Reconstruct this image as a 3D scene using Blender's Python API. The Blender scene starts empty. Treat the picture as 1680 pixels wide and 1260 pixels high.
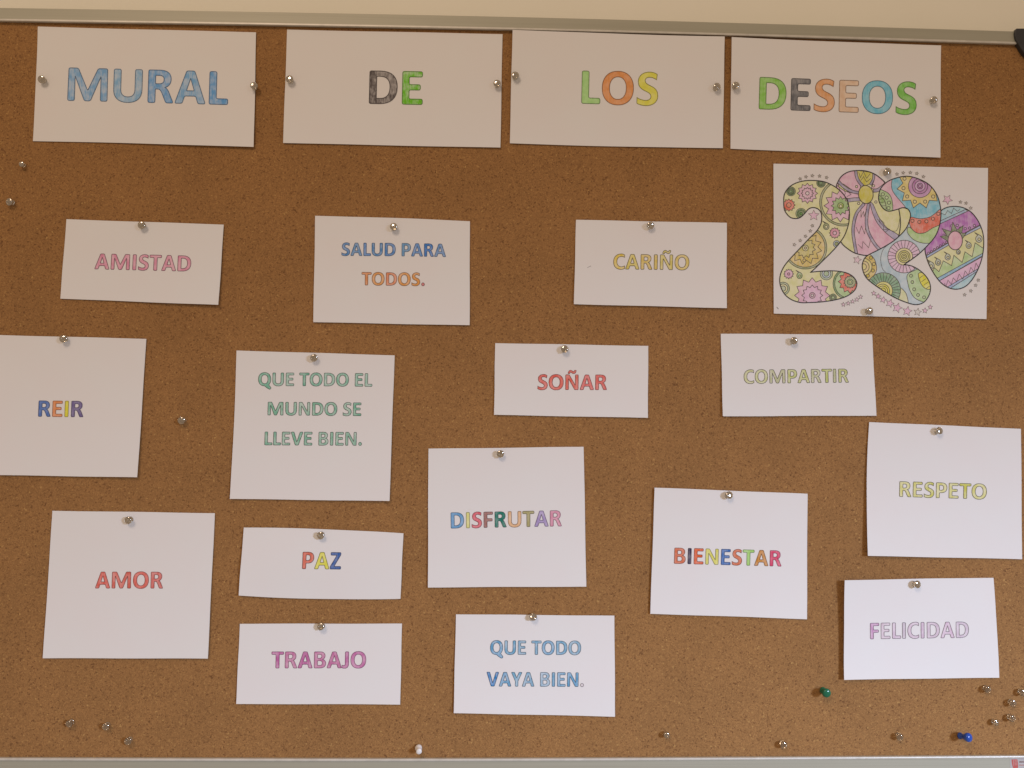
import bpy, bmesh, math, random
from mathutils import Vector, Matrix
from mathutils.geometry import tessellate_polygon, delaunay_2d_cdt
random.seed(11)
S = bpy.context.scene
COL = S.collection

# ------------------------------------------------------------------ camera
LENS, DIST = 28.0, 0.784
F_PX = 1680 * LENS / 36.0
cam_d = bpy.data.cameras.new('camera')
cam_d.lens = LENS; cam_d.sensor_width = 36.0
cam_d.clip_start = 0.02; cam_d.clip_end = 50
cam = bpy.data.objects.new('camera', cam_d); COL.objects.link(cam)
YAW, PITCH, ROLL = math.radians(-1.7), math.radians(3.4), math.radians(-0.55)
Rm = Matrix.Rotation(YAW, 3, 'Z') @ Matrix.Rotation(math.radians(90) + PITCH, 3, 'X') @ Matrix.Rotation(-ROLL, 3, 'Z')
fwd = Rm @ Vector((0, 0, -1))
CAM = -fwd * (DIST / fwd.y)
cam.matrix_world = Matrix.Translation(CAM) @ Rm.to_4x4()
S.camera = cam

# ------------------------------------------------------------------ light of the room
world = bpy.data.worlds.new('World'); S.world = world
world.use_nodes = True
bg = world.node_tree.nodes['Background']
bg.inputs[0].default_value = (1.0, 0.745, 0.55, 1); bg.inputs[1].default_value = 0.360

def area(name, loc, target, size, size_y, power, color, spread=180):
    d = bpy.data.lights.new(name, 'AREA'); d.shape = 'RECTANGLE'
    d.size = size; d.size_y = size_y; d.energy = power; d.color = color
    d.spread = math.radians(spread)
    o = bpy.data.objects.new(name, d); COL.objects.link(o)
    o.location = loc
    o.rotation_euler = (Vector(target) - Vector(loc)).to_track_quat('-Z', 'Y').to_euler()
    return o
area('room_lamp', (-1.1, -2.6, 2.2), (0, 0, 0), 1.0, 1.0, 37, (1.0, 0.755, 0.57))
area('window_light', (2.2, -2.43, 0.35), (0.12, 0.0, -1.92), 0.5, 0.5, 35, (0.58, 0.70, 0.96), 66.5)

S.view_settings.view_transform = 'Standard'; S.view_settings.look = 'None'
S.view_settings.exposure = 0; S.view_settings.gamma = 1
S.render.engine = 'CYCLES'
S.cycles.filter_width = 1.5
S.cycles.max_bounces = 10
S.cycles.transmission_bounces = 8

# ------------------------------------------------------------------ helpers
def ray(px, py):
    v = Vector(((px - 840) / F_PX, -(py - 630) / F_PX, -1.0))
    return Rm @ v
def on_board(px, py, h=0.0):
    """the point of the plane h metres in front of the cork that the photograph shows at px, py"""
    r = ray(px, py)
    t = (-h - CAM.y) / r.y
    return CAM + r * t

def lin(c):
    return tuple(((x / 255) / 12.92 if x / 255 <= 0.04045 else ((x / 255 + 0.055) / 1.055) ** 2.4) for x in c)
PAPER = 0.80
def pigment(obs, paper):
    """base colour of a pencil mark, from how it compares with the bare sheet beside it"""
    a, b = lin(obs), lin(paper)
    return tuple(min(0.9, max(0.01, PAPER * x / y)) for x, y in zip(a, b))

def link(name, me, mat=None, parent=None, loc=(0, 0, 0)):
    o = bpy.data.objects.new(name, me); COL.objects.link(o)
    if me is not None and mat is not None: me.materials.append(mat)
    if parent is not None: o.parent = parent
    o.location = loc
    return o
def tag(o, label=None, cat=None, group=None, kind=None):
    if label: o['label'] = label
    if cat: o['category'] = cat
    if group: o['group'] = group
    if kind: o['kind'] = kind
    return o
def mesh(name, verts, faces, smooth=False):
    me = bpy.data.meshes.new(name); me.from_pydata([tuple(v) for v in verts], [], faces)
    me.update()
    if smooth:
        for p in me.polygons: p.use_smooth = True
    return me

# ------------------------------------------------------------------ materials
def new_mat(name):
    m = bpy.data.materials.new(name); m.use_nodes = True
    nt = m.node_tree
    return m, nt, nt.nodes['Principled BSDF']
def N(nt, t, **kw):
    n = nt.nodes.new(t)
    for k, v in kw.items():
        if k.startswith('i_'): n.inputs[k[2:].replace('_', ' ')].default_value = v
        else: setattr(n, k, v)
    return n
def L(nt, a, b): nt.links.new(a, b)
def ramp(nt, stops):
    r = nt.nodes.new('ShaderNodeValToRGB'); e = r.color_ramp.elements
    while len(e) < len(stops): e.new(0.5)
    for s, (p, c) in zip(e, stops):
        s.position = p; s.color = (c[0], c[1], c[2], 1) if not isinstance(c, (int, float)) else (c, c, c, 1)
    return r

def mat_cork():
    m, nt, b = new_mat('cork')
    tc = N(nt, 'ShaderNodeTexCoord')
    # granules
    warp = N(nt, 'ShaderNodeTexNoise', i_Scale=420.0, i_Detail=2.0)
    L(nt, tc.outputs['Object'], warp.inputs['Vector'])
    add = N(nt, 'ShaderNodeMixRGB', blend_type='ADD'); add.inputs[0].default_value = 0.0022
    L(nt, tc.outputs['Object'], add.inputs[1]); L(nt, warp.outputs['Color'], add.inputs[2])
    vo = N(nt, 'ShaderNodeTexVoronoi', i_Scale=760.0, i_Randomness=1.0)
    L(nt, add.outputs[0], vo.inputs['Vector'])
    sep = N(nt, 'ShaderNodeSeparateColor'); L(nt, vo.outputs['Color'], sep.inputs[0])
    base = (0.322, 0.167, 0.059)
    def k(f, g=1.0): return (base[0] * f, base[1] * f * g, base[2] * f * g)
    rc = ramp(nt, [(0.0, k(0.55, .9)), (0.05, k(0.75, .95)), (0.15, k(0.90)), (0.55, k(1.0)), (0.86, k(1.10)), (0.98, k(1.14, 1.03)), (1.0, k(1.42, 1.12))])
    L(nt, sep.outputs[0], rc.inputs[0])
    # finer grit
    n2 = N(nt, 'ShaderNodeTexNoise', i_Scale=1000.0, i_Detail=4.0, i_Roughness=0.7)
    L(nt, tc.outputs['Object'], n2.inputs['Vector'])
    r2 = ramp(nt, [(0.30, 0.60), (0.5, 1.0), (0.70, 1.34)]); L(nt, n2.outputs['Fac'], r2.inputs[0])
    mu = N(nt, 'ShaderNodeMixRGB', blend_type='MULTIPLY'); mu.inputs[0].default_value = 0.85
    L(nt, rc.outputs[0], mu.inputs[1]); L(nt, r2.outputs[0], mu.inputs[2])
    # scattered dark bark specks
    v3 = N(nt, 'ShaderNodeTexVoronoi', i_Scale=170.0); L(nt, add.outputs[0], v3.inputs['Vector'])
    r3 = ramp(nt, [(0.0, 0.45), (0.05, 0.6), (0.09, 1.0)]); L(nt, v3.outputs['Distance'], r3.inputs[0])
    m3 = N(nt, 'ShaderNodeMixRGB', blend_type='MULTIPLY'); m3.inputs[0].default_value = 0.75
    L(nt, mu.outputs[0], m3.inputs[1]); L(nt, r3.outputs[0], m3.inputs[2])
    # broad unevenness of the sheet
    n4 = N(nt, 'ShaderNodeTexNoise', i_Scale=14.0, i_Detail=4.0, i_Roughness=0.6)
    L(nt, tc.outputs['Object'], n4.inputs['Vector'])
    r4 = ramp(nt, [(0.3, 0.93), (0.7, 1.07)]); L(nt, n4.outputs['Fac'], r4.inputs[0])
    m4 = N(nt, 'ShaderNodeMixRGB', blend_type='MULTIPLY'); m4.inputs[0].default_value = 1.0
    L(nt, m3.outputs[0], m4.inputs[1]); L(nt, r4.outputs[0], m4.inputs[2])
    L(nt, m4.outputs[0], b.inputs['Base Color'])
    b.inputs['Roughness'].default_value = 0.85
    b.inputs['Specular IOR Level'].default_value = 0.25
    bm1 = N(nt, 'ShaderNodeBump'); bm1.inputs['Strength'].default_value = 0.55; bm1.inputs['Distance'].default_value = 0.0005
    L(nt, sep.outputs[1], bm1.inputs['Height'])
    bm2 = N(nt, 'ShaderNodeBump'); bm2.inputs['Strength'].default_value = 0.5; bm2.inputs['Distance'].default_value = 0.0004
    L(nt, n2.outputs['Fac'], bm2.inputs['Height']); L(nt, bm1.outputs[0], bm2.inputs['Normal'])
    L(nt, bm2.outputs[0], b.inputs['Normal'])
    return m

def mat_wall():
    m, nt, b = new_mat('painted_wall')
    tc = N(nt, 'ShaderNodeTexCoord')
    n = N(nt, 'ShaderNodeTexNoise', i_Scale=6.0, i_Detail=4.0); L(nt, tc.outputs['Object'], n.inputs['Vector'])
    r = ramp(nt, [(0.3, (0.83, 0.815, 0.69)), (0.7, (0.86, 0.84, 0.72))]); L(nt, n.outputs['Fac'], r.inputs[0])
    L(nt, r.outputs[0], b.inputs['Base Color']); b.inputs['Roughness'].default_value = 0.7
    n2 = N(nt, 'ShaderNodeTexNoise', i_Scale=260.0, i_Detail=3.0); L(nt, tc.outputs['Object'], n2.inputs['Vector'])
    bp = N(nt, 'ShaderNodeBump'); bp.inputs['Strength'].default_value = 0.15; bp.inputs['Distance'].default_value = 0.0006
    L(nt, n2.outputs['Fac'], bp.inputs['Height']); L(nt, bp.outputs[0], b.inputs['Normal'])
    return m

def mat_alu():
    m, nt, b = new_mat('satin_aluminium')
    tc = N(nt, 'ShaderNodeTexCoord')
    mp = N(nt, 'ShaderNodeMapping'); mp.inputs['Scale'].default_value = (6, 900, 900)
    L(nt, tc.outputs['Object'], mp.inputs['Vector'])
    n = N(nt, 'ShaderNodeTexNoise', i_Scale=1.0, i_Detail=2.0); L(nt, mp.outputs[0], n.inputs['Vector'])
    r = ramp(nt, [(0.3, (0.375, 0.370, 0.29)), (0.7, (0.41, 0.405, 0.32))]); L(nt, n.outputs['Fac'], r.inputs[0])
    L(nt, r.outputs[0], b.inputs['Base Color'])
    b.inputs['Metallic'].default_value = 0.15; b.inputs['Roughness'].default_value = 0.5
    return m

def mat_paper(seed):
    m, nt, b = new_mat('white_paper')
    tc = N(nt, 'ShaderNodeTexCoord')
    n = N(nt, 'ShaderNodeTexNoise', i_Scale=22.0, i_Detail=3.0, noise_dimensions='4D'); n.inputs['W'].default_value = seed
    L(nt, tc.outputs['Object'], n.inputs['Vector'])
    r = ramp(nt, [(0.3, (0.800, 0.790, 0.785)), (0.7, (0.795, 0.805, 0.800))]); L(nt, n.outputs['Fac'], r.inputs[0])
    L(nt, r.outputs[0], b.inputs['Base Color'])
    b.inputs['Roughness'].default_value = 0.75; b.inputs['Specular IOR Level'].default_value = 0.2
    n2 = N(nt, 'ShaderNodeTexNoise', i_Scale=9.0, i_Detail=1.0, noise_dimensions='4D'); n2.inputs['W'].default_value = seed * 3.1
    L(nt, tc.outputs['Object'], n2.inputs['Vector'])
    bp = N(nt, 'ShaderNodeBump'); bp.inputs['Strength'].default_value = 0.25; bp.inputs['Distance'].default_value = 0.004
    L(nt, n2.outputs['Fac'], bp.inputs['Height']); L(nt, bp.outputs[0], b.inputs['Normal'])
    return m

_pc = {}
def mat_pencil(col, cover=0.8, streak=0.5, ang=50):
    """coloured pencil on paper: streaky cover that lets the sheet through"""
    key = (tuple(round(c, 3) for c in col), cover, streak, ang)
    if key in _pc: return _pc[key]
    m, nt, b = new_mat('pencil')
    tc = N(nt, 'ShaderNodeTexCoord'); oi = N(nt, 'ShaderNodeObjectInfo')
    mp = N(nt, 'ShaderNodeMapping'); mp.inputs['Rotation'].default_value = (0, math.radians(ang), 0)
    mp.inputs['Scale'].default_value = (1300, 1300, 150)
    L(nt, tc.outputs['Object'], mp.inputs['Vector'])
    n1 = N(nt, 'ShaderNodeTexNoise', i_Scale=1.0, i_Detail=3.0, i_Roughness=0.6, noise_dimensions='4D')
    L(nt, mp.outputs[0], n1.inputs['Vector'])
    w = N(nt, 'ShaderNodeMath', operation='MULTIPLY'); w.inputs[1].default_value = 40
    L(nt, oi.outputs['Random'], w.inputs[0]); L(nt, w.outputs[0], n1.inputs['W'])
    n2 = N(nt, 'ShaderNodeTexNoise', i_Scale=170.0, i_Detail=2.0, noise_dimensions='4D')
    L(nt, tc.outputs['Object'], n2.inputs['Vector']); L(nt, w.outputs[0], n2.inputs['W'])
    mx = N(nt, 'ShaderNodeMix'); mx.inputs[0].default_value = 0.5
    L(nt, n1.outputs['Fac'], mx.inputs[2]); L(nt, n2.outputs['Fac'], mx.inputs[3])
    lo, hi = max(0, cover - streak * 0.55), min(1.0, cover + streak * 0.4)
    r = ramp(nt, [(0.40, lo), (0.58, hi)]); L(nt, mx.outputs[0], r.inputs[0])
    mc = N(nt, 'ShaderNodeMixRGB'); mc.inputs[1].default_value = (0.80, 0.795, 0.79, 1)
    # heavier pressure is darker: pigment also deepens a little
    deep = N(nt, 'ShaderNodeMixRGB'); deep.inputs[1].default_value = (*[min(0.92, c * 1.14) for c in col], 1)
    deep.inputs[2].default_value = (*[c * 0.76 for c in col], 1)
    L(nt, n2.outputs['Fac'], deep.inputs[0]); L(nt, deep.outputs[0], mc.inputs[2])
    L(nt, r.outputs[0], mc.inputs[0]); L(nt, mc.outputs[0], b.inputs['Base Color'])
    b.inputs['Roughness'].default_value = 0.7; b.inputs['Specular IOR Level'].default_value = 0.25
    _pc[key] = m
    return m
def mat_ink(col):
    key = ('ink',) + tuple(round(c, 3) for c in col)
    if key in _pc: return _pc[key]
    m, nt, b = new_mat('ink')
    tc = N(nt, 'ShaderNodeTexCoord')
    n = N(nt, 'ShaderNodeTexNoise', i_Scale=700.0, i_Detail=2.0); L(nt, tc.outputs['Object'], n.inputs['Vector'])
    r = ramp(nt, [(0.3, tuple(c * 0.85 for c in col)), (0.75, tuple(min(.8, c * 1.35 + 0.03) for c in col))])
    L(nt, n.outputs['Fac'], r.inputs[0]); L(nt, r.outputs[0], b.inputs['Base Color'])
    b.inputs['Roughness'].default_value = 0.6; b.inputs['Specular IOR Level'].default_value = 0.25
    _pc[key] = m
    return m
def mat_clear(tint=(0.76, 0.71, 0.61), metal=0.5):
    m, nt, b = new_mat('clear_plastic')
    b.inputs['Base Color'].default_value = (*tint, 1)
    b.inputs['Metallic'].default_value = metal
    b.inputs['Transmission Weight'].default_value = 0.95
    b.inputs['IOR'].default_value = 1.49
    n = N(nt, 'ShaderNodeTexNoise', i_Scale=300.0); r = ramp(nt, [(0.3, 0.03), (0.7, 0.08)])
    L(nt, n.outputs['Fac'], r.inputs[0]); L(nt, r.outputs[0], b.inputs['Roughness'])
    return m
def mat_plain(name, col, rough=0.4, metal=0.0, trans=0.0, var=0.08, scale=120.0):
    m, nt, b = new_mat(name)
    tc = N(nt, 'ShaderNodeTexCoord')
    n = N(nt, 'ShaderNodeTexNoise', i_Scale=scale, i_Detail=3.0); L(nt, tc.outputs['Object'], n.inputs['Vector'])
    r = ramp(nt, [(0.3, tuple(c * (1 - var) for c in col)), (0.7, tuple(min(1, c * (1 + var)) for c in col))])
    L(nt, n.outputs['Fac'], r.inputs[0]); L(nt, r.outputs[0], b.inputs['Base Color'])
    b.inputs['Roughness'].default_value = rough; b.inputs['Metallic'].default_value = metal
    b.inputs['Transmission Weight'].default_value = trans
    return m

# ------------------------------------------------------------------ wall and board
M_CORK, M_WALL, M_ALU = mat_cork(), mat_wall(), mat_alu()
WALL_Y = 0.016
wall = link('wall', mesh('wall', [(-3, WALL_Y, -2), (3, WALL_Y, -2), (3, WALL_Y, 2.2), (-3, WALL_Y, 2.2)], [(0, 1, 2, 3)]), M_WALL)
tag(wall, 'cream painted wall behind and above the cork board', None, None, 'structure')

board = link('cork_board', None)
tag(board, 'brown cork notice board in a thin satin aluminium frame', 'notice board')
RISE = 0.0030      # how far the frame stands proud of the cork
def rail(pts, n=28):
    """the rail's inner edge, slightly bowed as in the photograph"""
    out = []
    x0, x1 = pts[0][0], pts[-1][0]
    for i in range(n + 1):
        x = x0 + (x1 - x0) * i / n
        k = max(j for j in range(len(pts) - 1) if pts[j][0] <= x + 1e-6)
        p0, p1 = pts[max(0, k - 1)], pts[k]; p2 = pts[k + 1]; p3 = pts[min(len(pts) - 1, k + 2)]
        t = (x - p1[0]) / (p2[0] - p1[0]); h = p2[0] - p1[0]
        m1 = (p2[1] - p0[1]) / max(1, p2[0] - p0[0]) * h; m2 = (p3[1] - p1[1]) / max(1, p3[0] - p1[0]) * h
        y = p1[1] * (2 * t ** 3 - 3 * t * t + 1) + m1 * (t ** 3 - 2 * t * t + t) + p2[1] * (-2 * t ** 3 + 3 * t * t) + m2 * (t ** 3 - t * t)
        out.append(on_board(x, y))
    return out
TOP = rail([(-170, 34.5), (0, 37.2), (440, 44), (841, 51.7), (1190, 60.8), (1546, 71.3), (1712, 76.5)])
BOT = rail([(-170, 1240.5), (0, 1241), (687, 1242.3), (1280, 1239.8), (1712, 1237)])
tl, tr, bl, br = TOP[0], TOP[-1], BOT[0], BOT[-1]
def strip(top, low): return list(top) + list(low)[::-1]
def shift(pts, v): return [p + v for p in pts]
def prism(name, quad_front, y0, y1, mat, parent, bevel=0.0):
    """a bar with a four-sided outline in the board plane, from depth y0 (front) to y1 (back)"""
    bm = bmesh.new()
    f = [bm.verts.new((p.x, y0, p.z)) for p in quad_front]
    b_ = [bm.verts.new((p.x, y1, p.z)) for p in quad_front]
    n = len(f)
    bm.faces.new(f); bm.faces.new(b_[::-1])
    for i in range(n): bm.faces.new((f[i], b_[i], b_[(i + 1) % n], f[(i + 1) % n]))
    bmesh.ops.recalc_face_normals(bm, faces=bm.faces)
    if bevel:
        bmesh.ops.bevel(bm, geom=[e for e in bm.edges], offset=bevel, segments=3, profile=0.5, affect='EDGES')
    me = bpy.data.meshes.new(name); bm.to_mesh(me); bm.free()
    return link(name, me, mat, parent)
ez = Vector((0, 0, 0.004))
prism('cork_panel', strip(shift(TOP, ez), shift(BOT, -ez)), 0.0, 0.0125, M_CORK, board)
W = 0.0138; OX, OZ = Vector((W, 0, 0)), Vector((0, 0, W)); GX = Vector((.0003, 0, 0)); Z5 = Vector((0, 0, 0.0004))
BB = Vector((0, 0, 0.0165))
prism('frame_bar', strip(shift(TOP, OZ), shift(TOP, Z5)), -RISE, 0.0155, M_ALU, board, 0.0006)
prism('frame_bar', strip(shift(BOT, -Z5), shift(BOT, -BB)), -RISE, 0.0155, M_ALU, board, 0.0006)
prism('frame_bar', [tl - OX + OZ, tl + OZ - GX, bl - BB - GX, bl - OX - BB], -RISE, 0.0155, M_ALU, board, 0.0006)
prism('frame_bar', [tr + OZ + GX, tr + OX + OZ, br + OX - BB, br - BB + GX], -RISE, 0.0155, M_ALU, board, 0.0006)
M_BEAD = mat_plain('lip_glint_aluminium', (0.60, 0.585, 0.52), 0.42, 0.2)  # polished lip; the light it catches is put into the paler base colour
LZ = Vector((0, 0, 0.0024))
prism('inner_lip', strip(shift(TOP, LZ), TOP), -RISE - 0.0008, -RISE + 0.002, M_BEAD, board, 0.0006)
prism('inner_lip', strip(BOT, shift(BOT, -LZ)), -RISE - 0.0014, -RISE + 0.002, M_BEAD, board, 0.0009)
M_BLACK = mat_plain('black_plastic', (0.030, 0.031, 0.033), 0.5)
cap_px = [(1667.5, 46.5), (1665.3, 53), (1665.6, 59), (1667.5, 66), (1671, 73), (1675.5, 80), (1681, 88), (1690, 96), (1704, 103), (1722, 106), (1742, 107), (1742, 46.5)]
cap = prism('corner_cap', [on_board(x, y, 0.0055) for x, y in cap_px], -0.0058, -0.0005, M_BLACK, board, 0.0008)
cap_low = [on_board(1670, 1275, .009), on_board(1668, 1262, .009), on_board(1682, 1238, .009), on_board(1700, 1222, .009), on_board(1742, 1216, .009), on_board(1742, 1275, .009)]
cap_low = [p + Vector((0.012, 0, -0.012)) for p in cap_low]
prism('corner_cap', cap_low, -0.0058, -0.0005, M_BLACK, board, 0.0008)

# ------------------------------------------------------------------ letters (own outlines of a humanist bold, cap height 100)
GLYPH = {
 'A': (96, 'M2 0 L36 100 L60 100 L94 0 L72 0 L65 23 L31 23 L24 0 Z', 'M36 39 L60 39 L48 78 Z'),
 'B': (89, 'M10 0 L10 100 L46 100 C68 100 78 90 78 75 C78 64 72 56 62 53 C75 51 83 42 83 29 C83 10 69 0 46 0 Z', 'M30 84 L44 84 C53 84 57 80 57 73 C57 65 52 60 43 60 L30 60 Z', 'M30 45 L46 45 C56 45 61 39 61 31 C61 21 55 16 45 16 L30 16 Z'),
 'C': (84, 'M79 79 C72 84 66 85 59 85 C38 85 27 72 27 50 C27 28 38 15 59 15 C66 15 72 17 80 22 L80 5 C73 1 65 -2 55 -2 C22 -2 5 17 5 49 C5 82 25 102 57 102 C66 102 73 100 79 96 Z'),
 'D': (100, 'M10 0 L10 100 L42 100 C77 100 94 83 94 51 C94 17 75 0 40 0 Z', 'M31 84 L31 16 L41 16 C62 16 72 28 72 51 C72 73 61 84 42 84 Z'),
 'E': (77, 'M10 0 L10 100 L70 100 L70 84 L30 84 L30 60 L64 60 L64 44 L30 44 L30 16 L71 16 L71 0 Z'),
 'F': (73, 'M10 0 L10 100 L68 100 L68 84 L31 84 L31 57 L65 57 L65 41 L31 41 L31 0 Z'),
 'I': (42, 'M11 0 L11 100 L32 100 L32 0 Z'),
 'J': (52, 'M22 100 L43 100 L43 26 C43 6 34 -2 17 -2 C10 -2 5 -1 1 1 L2 17 C6 16 10 15 13 15 C19 15 22 18 22 28 Z'),
 'L': (67, 'M10 0 L10 100 L31 100 L31 17 L66 17 L66 0 Z'),
 'M': (138, 'M10 0 L11 100 L39 100 L69 31 L99 100 L127 100 L128 0 L108 0 L108 77 L78 0 L60 0 L30 77 L30 0 Z'),
 'N': (104, 'M10 0 L10 100 L34 100 L75 28 L75 100 L94 100 L94 0 L71 0 L29 74 L29 0 Z'),
 'Ñ': (104, 'M10 0 L10 100 L34 100 L75 28 L75 100 L94 100 L94 0 L71 0 L29 74 L29 0 Z', '+M26 108 C27 123 34 130 43 130 C52 130 56 121 62 121 C66 121 68 124 69 130 L80 130 C79 116 73 108 63 108 C54 108 50 117 43 117 C39 117 38 114 37 108 Z'),
 'O': (107, 'O', ),
 'P': (84, 'M10 0 L10 100 L44 100 C68 100 80 88 80 68 C80 46 66 34 42 34 L31 34 L31 0 Z', 'M31 84 L31 50 L42 50 C53 50 58 57 58 67 C58 79 53 84 42 84 Z'),
 'Q': (108, 'Q', ),
 'R': (89, 'M10 0 L10 100 L45 100 C67 100 78 90 78 73 C78 60 72 51 60 47 C65 45 69 40 72 33 L86 0 L64 0 L51 31 C47 39 44 42 37 42 L31 42 L31 0 Z', 'M31 84 L31 58 L43 58 C52 58 57 63 57 71 C57 80 52 84 43 84 Z'),
 'S': (75, 'M65 79 C59 83 52 86 44 86 C34 86 30 81 30 75 C30 56 70 64 70 29 C70 9 55 -2 34 -2 C22 -2 11 1 6 5 L6 22 C12 18 22 14 33 14 C43 14 49 19 49 27 C49 46 9 39 9 72 C9 91 24 102 44 102 C54 102 62 99 67 95 Z'),
 'T': (78, 'M29 0 L29 84 L2 84 L2 100 L77 100 L77 84 L50 84 L50 0 Z'),
 'U': (103, 'M9 100 L30 100 L30 38 C30 23 38 15 52 15 C66 15 73 23 73 38 L73 100 L94 100 L94 38 C94 12 79 -2 51 -2 C24 -2 9 12 9 37 Z'),
 'V': (94, 'M1 100 L24 100 L47 23 L71 100 L93 100 L59 0 L35 0 Z'),
 'Y': (82, 'M0 100 L24 100 L41 60 L59 100 L82 100 L51 37 L51 0 L31 0 L31 37 Z'),
 'Z': (76, 'M5 0 L5 14 L46 84 L8 84 L8 100 L70 100 L70 87 L29 16 L71 16 L71 0 Z'),
 '.': (42, 'o',),
 ' ': (36,),
}
def ell(cx, cy, rx, ry, n=36, e=2.0, cw=True):
    pts = []
    for i in range(n):
        a = 2 * math.pi * i / n
        c, s = math.cos(a), math.sin(a)
        pts.append((cx + rx * math.copysign(abs(c) ** (2 / e), c), cy + ry * math.copysign(abs(s) ** (2 / e), s)))
    return pts
def fillet(pts, r):
    out = []; n = len(pts)
    for i in range(n):
        p0, p, p1 = Vector(pts[i - 1]), Vector(pts[i]), Vector(pts[(i + 1) % n])
        a, b = p0 - p, p1 - p
        la, lb = a.length, b.length
        if la < 1e-6 or lb < 1e-6: continue
        ang = a.angle(b)
        if math.degrees(ang) > 150 or min(la, lb) < 3: out.append((p.x, p.y)); continue
        k = min(r, la * 0.42, lb * 0.42)
        q0, q1 = p + a * (k / la), p + b * (k / lb)
        for t in (0, 0.33, 0.67, 1):
            q = q0 * (1 - t) ** 2 + p * 2 * t * (1 - t) + q1 * t * t
            out.append((q.x, q.y))
    return out
def parse(path):
    if path == 'o': return ell(20, 11, 11.5, 12, 18)
    toks = path.replace('M', ' M ').replace('L', ' L ').replace('C', ' C ').replace('Z', ' Z ').split()
    pts = []; i = 0; cur = None
    while i < len(toks):
        t = toks[i]
        if t in 'ML': cur = (float(toks[i + 1]), float(toks[i + 2])); pts.append(cur); i += 3
        elif t == 'C':
            p = [cur] + [(float(toks[i + 1 + 2 * j]), float(toks[i + 2 + 2 * j])) for j in range(3)]
            for s in range(1, 9):
                u = s / 8
                pts.append(tuple((1 - u) ** 3 * p[0][q] + 3 * (1 - u) ** 2 * u * p[1][q] + 3 * (1 - u) * u * u * p[2][q] + u ** 3 * p[3][q] for q in (0, 1)))
            cur = p[3]; i += 7
        else: i += 1
    return pts
def glyph_shapes(ch):
    """[(outer, [holes])]"""
    g = GLYPH[ch]
    if len(g) == 1: return []
    if g[1] == 'O': return [(ell(53.5, 50, 48, 52, 40, 2.25), [ell(53.5, 50, 26, 35, 32, 2.2)])]
    if g[1] == 'Q':
        o = ell(53.5, 50, 48, 52, 40, 2.25)
        keep = [p for i, p in enumerate(o) if not (30.5 < i < 35.5)]
        k = next(i for i, p in enumerate(o) if i > 30.5)
        out = o[:31] + [(72, -17), (92, -28), (102, -24), (103, -15), (86, 6)] + o[36:]
        return [(out, [ell(53.5, 50, 26, 35, 32, 2.2)])]
    shapes = [(fillet(parse(g[1]), 5.0), [])]
    for extra in g[2:]:
        if extra[0] == '+': shapes.append((fillet(parse(extra[1:]), 2.5), []))
        else: shapes[0][1].append(fillet(parse(extra), 3.0))
    return shapes

def ribbon(pts, w, closed):
    """strip of width w along a polyline (2-D) -> verts, quads"""
    n = len(pts); V = []; F = []
    P = [Vector(p) for p in pts]
    for i in range(n):
        if closed: a, b = P[i - 1], P[(i + 1) % n]
        else: a, b = P[max(0, i - 1)], P[min(n - 1, i + 1)]
        d1 = (P[i] - a); d2 = (b - P[i])
        if d1.length < 1e-9: d1 = d2
        if d2.length < 1e-9: d2 = d1
        d1 = d1.normalized(); d2 = d2.normalized()
        n1, n2 = Vector((-d1.y, d1.x)), Vector((-d2.y, d2.x))
        m = n1 + n2
        if m.length < 1e-6: m = n1
        m.normalize(); k = w / 2 / max(0.45, m.dot(n1))
        V += [tuple(P[i] + m * k), tuple(P[i] - m * k)]
    for i in range(n if closed else n - 1):
        j = (i + 1) % n
        F.append((2 * i, 2 * i + 1, 2 * j + 1, 2 * j))
    return V, F

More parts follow.
